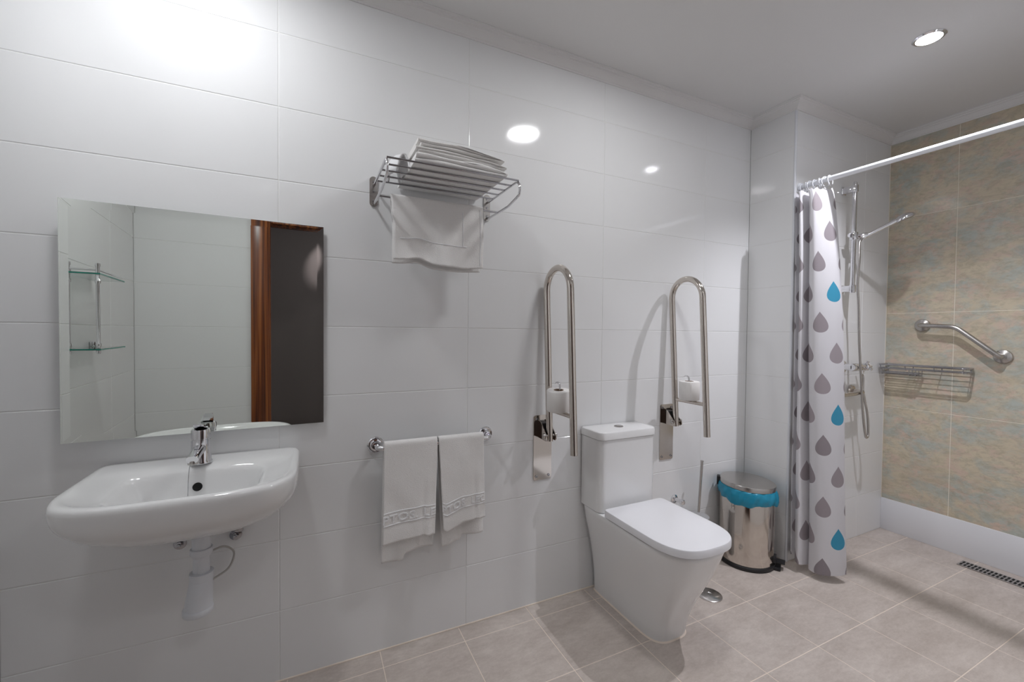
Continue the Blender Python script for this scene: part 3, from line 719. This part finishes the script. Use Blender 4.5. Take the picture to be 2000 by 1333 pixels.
# ------------------------------------------------------------------ toilet brush, angle valve
tbh = thing('toilet_brush', 'toilet brush with steel handle in a clear cup behind the toilet', 'toilet brush', (1.965, -.075, 0))
bx, by = 1.955, -.080
bm = B(); lathe(bm, [(.052, .0), (.054, .003), (.056, .16), (.060, .262), (.0575, .262), (.0535, .16), (.050, .006), (0, .006)], (bx, by, .0005), n=36); obj('cup', bm, M['frost'], tbh)
bm = B(); lathe(bm, [(.059, .262), (.061, .264), (.060, .270), (.030, .283), (.012, .286)], (bx, by, 0), n=36); obj('cup_cover', bm, M['frost'], tbh)
bm = B(); tube(bm, [(bx, by, .05), (bx+.012, by, .30), (bx+.030, by, .553)], [.006, .0062, .0068], 14); tube(bm, [(bx+.030, by, .553), (bx+.0305, by, .560)], .0078, 14); obj('handle', bm, M['satin'], tbh)
bm = B(); lathe(bm, [(.01, .03), (.032, .04), (.036, .09), (.030, .12), (.006, .13)], (bx, by, 0), n=24); obj('bristles', bm, M['paper'], tbh)
vv = thing('angle_valve', 'small chrome angle valve on the wall behind the toilet', 'valve', (1.872, 0, .345))
bm = B(); lathe(bm, [(.022, .001), (.022, .004), (.013, .008), (.010, .009), (.010, .05)], (1.872, 0, .345), (0, -1, 0), 24); obj('wall_flange', bm, M['chrome'], vv)
bm = B(); lathe(bm, [(.013, .045), (.015, .048), (.015, .062), (.011, .066), (0, .067)], (1.872, 0, .345), (0, -1, 0), 20); obj('valve_knob', bm, M['chrome'], vv)
# ------------------------------------------------------------------ pedal bin with blue liner
CX, CY = 2.254, -.150
pb = thing('pedal_bin', 'polished steel pedal bin in the corner beside the toilet', 'waste bin', (CX, CY, 0))
bm = B(); lathe(bm, [(.139, .003), (.140, .018), (.137, .022)], (CX, CY, 0), n=56); obj('base_ring', bm, M['black'], pb)
bm = B(); lathe(bm, [(.1325, .02), (.1325, .398), (.1315, .401)], (CX, CY, 0), n=64); bb = obj('body', bm, M['steel'], pb)
tl_ = Matrix.Rotation(math.radians(3.0), 3, Vector((.811, .585, 0)))
bm = B(); lathe(bm, [(.1325, .0), (.136, .0015), (.136, .020), (.133, .0245), (.10, .029), (.05, .0315), (0, .032)], (0, 0, 0), n=64)
for v in bm.verts: v.co = tl_ @ v.co+Vector((CX, CY, .416))
obj('lid', bm, M['satin'], pb, label='steel lid resting on the liner')
hd = Vector((-.585, .811, 0))
bm = B(); q = Vector((CX, CY, 0))+hd*.137; box(bm, -.018, .018, -.006, .012, .395, .442, .003)
for v in bm.verts: v.co = Matrix.Rotation(math.atan2(hd.y, hd.x)-PI/2, 3, 'Z') @ v.co+q
obj('lid_hinge', bm, M['black'], pb)
pd = Vector((.50, -.866, 0)); q = Vector((CX, CY, 0))+pd*.130; rz = math.atan2(pd.y, pd.x)
for nm, dims, bv_ in (('pedal_housing', (-.006, .012, -.030, .030, .034, .062), .002), ('pedal', (.006, .052, -.024, .024, .036, .043), .002), ('pedal_foot', (-.02, .034, -.036, .036, .0005, .016), .004)):
    bm = B(); box(bm, *dims, bv_)
    for v in bm.verts: v.co = Matrix.Rotation(rz, 3, 'Z') @ v.co+q
    obj(nm, bm, M['black'], pb)
for hgt, dd in ((.125, .85), (.325, 1.35)):
    a = math.atan2(-.585, -.811)+(-.18 if hgt < .2 else -.5); rd = Vector((math.cos(a), math.sin(a), 0))
    bm = B(); lathe(bm, [(.0105 if hgt < .2 else .004, -.002), (.009 if hgt < .2 else .004, .0025), (0, .0035)], Vector((CX, CY, hgt))+rd*.132, rd, 16); obj('rivet', bm, M['satin'], bb)
# liner: gathered sleeve folded over the rim
bm = B(); rg = []
def bz(k, s):
    a = 2*PI*k/96
    d = math.cos(a-math.atan2(-.811, .585))     # hangs lower and looser towards the pedal side
    zt_, zb = .416-.006*d, .345-.008*d+.010*math.sin(a*3+.5)+.004*math.sin(a*11)
    z = zt_+(zb-zt_)*s
    r = .1345+.009*math.sin(s*PI*.9)+.0025*math.sin(a*17+s*5)+.0018*math.sin(a*41+s*9)*s+.006*max(0, d)*s+.003*noise.noise(Vector((math.cos(a)*4, math.sin(a)*4, s*3)))
    return Vector((CX+r*math.cos(a), CY+r*math.sin(a), z))
for s in (0, .12, .25, .4, .55, .7, .85, .95, 1): rg.append([bz(k, s) for k in range(96)])
R = [[bm.verts.new(p) for p in r_] for r_ in rg]
for A, C in zip(R, R[1:]):
    for k in range(96): bm.faces.new((A[k], A[(k+1) % 96], C[(k+1) % 96], C[k]))
o = obj('bin_liner', bm, M['bag'], at=(CX, CY, .35), angle=80); solid(o, .0012, 1)
tag(o, 'translucent blue plastic liner folded over the rim of the steel bin', 'bin liner')

# ------------------------------------------------------------------ floor drains
bm = B(); lathe(bm, [(.056, .0002), (.056, .003), (.052, .0055), (.012, .008), (.010, .0065), (0, .0065)], (1.802, -.290, 0), n=40)
o = obj('floor_drain_cover', bm, M['satin'], at=(1.802, -.29, 0)); tag(o, 'round metal drain cover on the floor right of the toilet', 'floor drain')
dt = thing('shower_channel_drain', 'long slotted metal drain along the foot of the beige wall', 'shower drain', (3.30, -1.0, 0))
bm = B(); box(bm, 3.258, 3.336, -1.39, -.662, .0002, .0012); obj('channel', bm, M['dark'], dt)
bm = B()
for a, b in ((3.258, 3.265), (3.3295, 3.3365), (3.2945, 3.3)): box(bm, a, b, -1.39, -.662, .0010, .004, .0005, 1)
for k in range(49): y = -.662-.0150*k; box(bm, 3.262, 3.333, y-.0062, y, .0012, .0035)
obj('slotted_grate', bm, M['satin'], dt)

# ------------------------------------------------------------------ shower rod, rings, curtain
RXX, RZ = 2.475, 2.030
rd_ = thing('shower_curtain_rod', 'long white curtain rod across the shower', 'curtain rod', (RXX, -.9, RZ))
bm = B(); tube(bm, [(RXX, YD-.001, RZ), (RXX, YF+.001, RZ)], .0125, 20); obj('rod', bm, M['rod_white'], rd_)
for y, s in ((YD-.0008, -1), (YF+.0008, 1)):
    bm = B(); lathe(bm, [(.022, 0), (.022, .006), (.016, .012), (.0128, .014)], (RXX, y, RZ), (0, s, 0), 24); obj('end_flange', bm, M['rod_white'], rd_)
# plan of the pleats: (x offset, y) at the top and at the hem
top = [(.020, -.268), (-.045, -.276), (.040, -.286), (-.048, -.300), (-.050, -.314), (.045, -.322), (.060, -.330), (-.046, -.338), (-.052, -.356), (-.030, -.372), (.010, -.392), (.045, -.408), (.030, -.402), (.060, -.398)]
bot = [(.035, -.268), (-.025, -.283), (.010, -.302), (-.052, -.318), (-.078, -.350), (-.025, -.364), (.030, -.366), (-.040, -.380), (-.062, -.425), (-.045, -.466), (.002, -.500), (.055, -.508), (.030, -.470), (.070, -.440)]
NU = 13*14; NV = 90; ZT, ZB = 1.988, .045
pT = spline([(a, b, 0) for a, b in top], 14); pB = spline([(a, b, 0) for a, b in bot], 14)
arc_u = [0]
for a, b in zip(pB, pB[1:]): arc_u.append(arc_u[-1]+(b-a).length)
bm = B(); uvl = bm.loops.layers.uv.new('UVMap'); G = []; UVs = {}
for i in range(len(pT)):
    col_ = []
    for j in range(NV+1):
        v = j/NV; s = v**.62 if v > 0 else 0; s = min(1, s*1.02)
        p = pT[i].lerp(pB[i], s)
        z = ZT-(ZT-ZB)*v
        if v < .02: z -= .010*(.5-.5*math.cos(2*PI*i/14))*(1-v/.02)
        z += .012*(v**6)*math.sin(i*.05)-(.030*v*max(0, (i/len(pT)-.45)))
        x = RXX-.018+p.x+.004*math.sin(v*6+i*.08)
        vt = bm.verts.new((x, p.y+.003*math.sin(v*8+i*.05), z)); UVs[vt] = (arc_u[i], z); col_.append(vt)
    G.append(col_)
for i in range(len(pT)-1):
    for j in range(NV):
        f = bm.faces.new((G[i][j], G[i+1][j], G[i+1][j+1], G[i][j+1]))
        for l in f.loops: l[uvl].uv = (UVs[l.vert][0]+.045, UVs[l.vert][1]+.085)
cu_ = obj('shower_curtain', bm, M['curtain'], at=(RXX, -.35, 0), angle=80)
tag(cu_, 'white shower curtain printed with grey and teal drops, drawn to the wall', 'shower curtain')
RG = None
ys = [-.275, -.295, -.315, -.337, -.360, -.386, -.408]
for k, y in enumerate(ys):
    if RG is None:
        bm = B(); tube(bm, [Vector((RXX-.0175+.0175*1.0+.0215*math.cos(a)-.0*0, y+.003*math.sin(a), RZ-.010+.0265*math.sin(a))) for a in [2*PI*q/24 for q in range(24)]], .0021, 8, closed=True)
        RG = obj('curtain_ring', bm, M['rod_white'], at=(RXX, y, RZ)); r_ = RG
    else:
        r_ = RG.copy(); COL.objects.link(r_); r_.location = (RXX, y, RZ)
    r_.rotation_euler = (0, 0, .35*math.sin(k*2.1))
    tag(r_, 'small white curtain ring on the rod, '+('nearest the tiled corner', 'second from the tiled corner', 'third from the tiled corner', 'the middle one of the row',
        'third from the open end', 'second from the open end', 'last one at the open end')[k], 'curtain ring', 'curtain rings on the shower rod')

# ------------------------------------------------------------------ shower fittings on the alcove wall
sl = thing('shower_slide_rail', 'vertical chrome slide rail on the shower wall', 'shower rail', (2.89, YD, 1.45))
SX, SY = 2.888, -.318
bm = B(); tube(bm, [(SX, SY, 1.478), (SX, SY, 2.098), (SX, SY, 2.108)], [.0115, .0115, .007], 20); obj('rail', bm, M['chrome'], sl)
for z in (2.068, 1.502):
    bm = B(); box(bm, SX-.016, SX+.016, SY-.006, YD-.001, z-.018, z+.018, .005); box(bm, SX-.021, SX+.021, YD-.008, YD-.0008, z-.023, z+.023, .003); obj('wall_bracket', bm, M['chrome'], sl)
    bm = B(); lathe(bm, [(.016, -.020), (.0165, -.018), (.0165, .018), (.016, .020)], (SX, SY, z), n=20); obj('rail_collar', bm, M['chrome'], sl)
bm = B(); lathe(bm, [(.019, -.020), (.020, -.017), (.020, .017), (.019, .020)], (SX, SY, 1.800), n=24)
lathe(bm, [(.012, 0), (.014, .012), (.012, .026), (0, .028)], (SX-.018, SY, 1.800), (-1, -.1, 0), 18)
lathe(bm, [(.013, .0), (.015, .01), (.0165, .04), (.014, .046)], (SX+.012, SY-.012, 1.796), (.55, -.83, .1), 20); obj('slider', bm, M['chrome'], sl)
# hand shower: handle from the slider up to the head
H0, H1 = Vector((SX+.020, SY-.034, 1.786)), Vector((SX+.118, SY-.140, 1.868))
hs = thing('hand_shower', 'chrome hand shower head held on the slide rail', 'shower head', tuple(H0))
bm = B(); tube(bm, [H0, H0.lerp(H1, .3), H0.lerp(H1, .7), H1], [.0105, .0098, .0105, .013], 18); obj('handle', bm, M['chrome'], hs)
hdv = (H1-H0).normalized(); ax = (Vector((.28, -.30, -.90))).normalized(); ctr = H1+hdv*.034+Vector((.008, -.006, .000))
bm = B(); lathe(bm, [(0, -.020), (.020, -.018), (.040, -.008), (.046, .001), (.046, .008), (.043, .011), (.040, .011), (0, .012)], ctr, ax, 36); obj('spray_head', bm, M['chrome'], hs)
bm = B(); lathe(bm, [(.038, .0115), (.036, .0130), (0, .0135)], ctr, ax, 32); obj('spray_face', bm, M['satin'], hs, label='grey spray face with nozzles')
mx = thing('shower_mixer', 'chrome shower mixer valve low on the shower wall', 'shower mixer', (2.98, YD, 1.05))
MX, MZ = 2.945, 1.052
bm = B(); lathe(bm, [(.040, .001), (.041, .006), (.034, .016), (.018, .020)], (MX-.035, YD, MZ), (0, -1, 0), 32); obj('wall_rose', bm, M['chrome'], mx)
bm = B(); lathe(bm, [(.018, .014), (.020, .03), (.020, .06)], (MX-.035, YD, MZ), (0, -1, 0), 24)
tube(bm, [(MX-.050, YD-.062, MZ), (MX-.045, YD-.062, MZ), (MX+.075, YD-.062, MZ), (MX+.080, YD-.062, MZ)], [.019, .022, .022, .019], 24); obj('valve_body', bm, M['chrome'], mx)
bm = B(); lathe(bm, [(.019, 0), (.023, .004), (.024, .020), (.021, .024), (.012, .026), (.010, .055), (.012, .058), (.011, .068), (0, .070)], (MX+.082, YD-.062, MZ), (1, 0, 0), 24)
for k in range(4): a = PI/2*k+.4; tube(bm, [(MX+.096, YD-.062, MZ), (MX+.096, YD-.062+.036*math.cos(a), MZ+.036*math.sin(a))], [.006, .008], 12)
obj('control_knob', bm, M['chrome'], mx)
bm = B(); tube(bm, [(MX+.055, YD-.062, MZ-.015), (MX+.055, YD-.064, MZ-.040)], .010, 14); obj('hose_outlet', bm, M['chrome'], mx)
sh = [(H0.x-.004, H0.y+.004, H0.z-.006), (H0.x-.022, H0.y+.004, 1.755), (SX-.018, SY-.038, 1.66), (SX-.020, SY-.034, 1.52), (SX-.008, SY-.036, 1.40), (SX+.008, SY-.036, 1.20), (SX+.052, SY-.030, .98), (SX+.085, SY-.026, .80), (SX+.118, SY-.026, .665), (SX+.140, SY-.024, .640),
      (SX+.160, SY-.022, .665), (SX+.152, SY-.018, .78), (SX+.120, SY-.010, .90), (MX+.066, YD-.066, .985), (MX+.055, YD-.064, MZ-.038)]
bm = B(); tube(bm, spline(sh, 12), .0062, 12); o = obj('shower_hose', bm, M['satin'], at=(SX, SY, 1.4))
tag(o, 'flexible metal shower hose looping from the mixer up to the hand shower', 'shower hose')
gb = thing('shower_grab_bar', 'steel grab bar on the shower wall half hidden by the curtain', 'grab bar', (2.8, YD, .90))
bm = B(); tube(bm, [(3.020, YD-.002, .905), (3.020, YD-.04, .905)]+arc((2.990, YD-.04, .905), (1, 0, 0), (0, -1, 0), .030, 0, PI/2, 8)+[(2.9, YD-.07, .9), (2.60, YD-.07, .895)]+arc((2.59, YD-.04, .895), (0, -1, 0), (-1, 0, 0), .030, 0, PI/2, 8)+[(2.56, YD-.002, .895)], .0125, 18)
obj('bar', bm, M['steel'], gb)
for x, z in ((3.020, .905), (2.56, .895)):
    bm = B(); lathe(bm, [(.033, .001), (.034, .006), (.030, .013), (.014, .017)], (x, YD, z), (0, -1, 0), 28); obj('wall_rose', bm, M['steel'], gb)

# ------------------------------------------------------------------ beige wall: angled grab bar and wire soap rack
ag = thing('angled_grab_bar', 'bent brushed steel grab bar on the beige wall', 'grab bar', (X2, -.6, 1.2))
def W2(y, z, d): return Vector((X2-d, y, z))
pA, pBn, pC = (-.438, 1.300), (-.598, 1.288), (-.768, 1.131)
dB = Vector((pBn[0]-pA[0], pBn[1]-pA[1])).normalized(); dC = Vector((pC[0]-pBn[0], pC[1]-pBn[1])).normalized()
P_ = [W2(pA[0], pA[1], .002), W2(pA[0], pA[1], .030)]
for k in range(1, 9):
    a = PI/2*k/8; q = Vector(pA)+dB*(.026*(1-math.cos(a))); P_.append(W2(q.x, q.y, .030+.026*math.sin(a)))
m1 = Vector(pBn)-dB*.03; m2 = Vector(pBn)+dC*.03
P_ += [W2(*(Vector(pBn)-dB*.08), .056)]
for k in range(9): t = k/8; q = m1*(1-t)**2+Vector(pBn)*2*t*(1-t)+m2*t*t; P_.append(W2(q.x, q.y, .056))
q = Vector(pC)-dC*.07; P_.append(W2(q.x, q.y, .056))
for k in range(0, 9):
    a = PI/2*k/8; q = Vector(pC)-dC*.026*(1-math.sin(a)); P_.append(W2(q.x, q.y, .030+.026*math.cos(a)))
P_.append(W2(pC[0], pC[1], .002))
bm = B(); tube(bm, P_, .0125, 20); obj('bent_tube', bm, M['satin'], ag)
for y, z in (pA, pC):
    bm = B(); lathe(bm, [(.036, .001), (.037, .007), (.034, .013), (.020, .019), (.0135, .021)], (X2, y, z), (-1, 0, 0), 32); obj('wall_rose', bm, M['satin'], ag)
so = thing('wire_soap_rack', 'chrome wire soap rack in the shower corner on the beige wall', 'shower rack', (X2, -.45, 1.03))
x0, x1, ya, yb = X2-.105, X2-.004, YD-.012, -.662
def loop(bm, x0, x1, ya, yb, z, r, rr_=.018):
    q = []
    for cx, cy, a0 in ((x1-rr_, ya-rr_, 0), (x0+rr_, ya-rr_, PI/2), (x0+rr_, yb+rr_, PI), (x1-rr_, yb+rr_, 1.5*PI)):
        q += [(cx+rr_*math.cos(a0+PI/2*k/5), cy+rr_*math.sin(a0+PI/2*k/5), z) for k in range(6)]
    tube(bm, q, r, 10, closed=True)
bm = B(); loop(bm, x0, x1, ya, yb, 1.058, .0042); obj('upper_frame', bm, M['wire'], so)
bm = B(); loop(bm, x0+.004, x1, ya, yb, 1.036, .0030); obj('lower_frame', bm, M['wire'], so)
for k in range(5):
    x = x0+.016+.018*k; bm = B(); tube(bm, [(x, ya-.002, 1.034), (x, yb+.002, 1.034)], .0020, 8); obj('floor_wire', bm, M['wire'], so)
for y in (ya-.01, -.40, -.53, yb+.012):
    bm = B(); tube(bm, [(x1-.001, y, 1.058), (x1-.001, y, 1.032), (x0+.004, y, 1.032), (x0, y, 1.058)], .0022, 8); obj('cross_wire', bm, M['wire'], so)
yb2 = -.455
bm = B(); loop(bm, x0+.012, x1-.008, ya, yb2, 1.012, .0028); obj('lower_tray_frame', bm, M['wire'], so)
for k in range(4):
    x = x0+.026+.018*k; bm = B(); tube(bm, [(x, ya-.002, 1.002), (x, yb2+.002, 1.002)], .0018, 8); obj('tray_wire', bm, M['wire'], so)
for y in (ya-.012, yb2+.010, yb2+.025, yb2+.040):
    bm = B(); tube(bm, [(x1-.008, y, 1.034), (x1-.010, y, 1.000), (x0+.014, y, 1.000), (x0+.012, y, 1.034)], .0018, 8); obj('tray_hoop', bm, M['wire'], so)

# ------------------------------------------------------------------ glass shelf on the left wall (seen in the mirror)
gs = thing('glass_corner_shelf', 'two tier glass shelf with chrome posts, seen reflected in the mirror', 'glass shelf', (XL, -.7, 1.15))
ya_, yb_, xa_ = -.545, -.865, XL+.108
for z in (1.152, 1.440):
    bm = B(); box(bm, XL+.004, xa_, yb_, ya_, z, z+.006, .001, 1, 0)
    o = obj('glass_panel', bm, [M['glass'], M['glass_edge']], gs, smooth=False)
    for p_ in o.data.polygons:
        if abs(p_.normal.z) < .3: p_.material_index = 1
for x, y in ((xa_-.010, ya_-.012), (XL+.016, ya_-.012)):
    bm = B(); lathe(bm, [(0, 1.137), (.006, 1.138), (.008, 1.146), (.0065, 1.150), (.0065, 1.165), (.009, 1.168), (.009, 1.176), (.0058, 1.180), (.0058, 1.405), (.009, 1.410), (.009, 1.418), (.0065, 1.422), (.0065, 1.470), (.008, 1.472), (.0075, 1.482), (0, 1.485)], (x, y, 0), n=16); obj('post', bm, M['chrome'], gs)
bm = B(); tube(bm, [(XL+.016, ya_-.012, 1.458), (xa_-.010, ya_-.012, 1.458), (xa_-.010, yb_+.012, 1.458)], .0035, 10); obj('gallery_rail', bm, M['chrome'], gs)
for y in (ya_-.03, yb_+.03):
    for z in (1.446, 1.158):
        bm = B(); box(bm, XL+.0008, XL+.020, y-.012, y+.012, z, z+.022, .004); obj('wall_clip', bm, M['chrome'], gs)
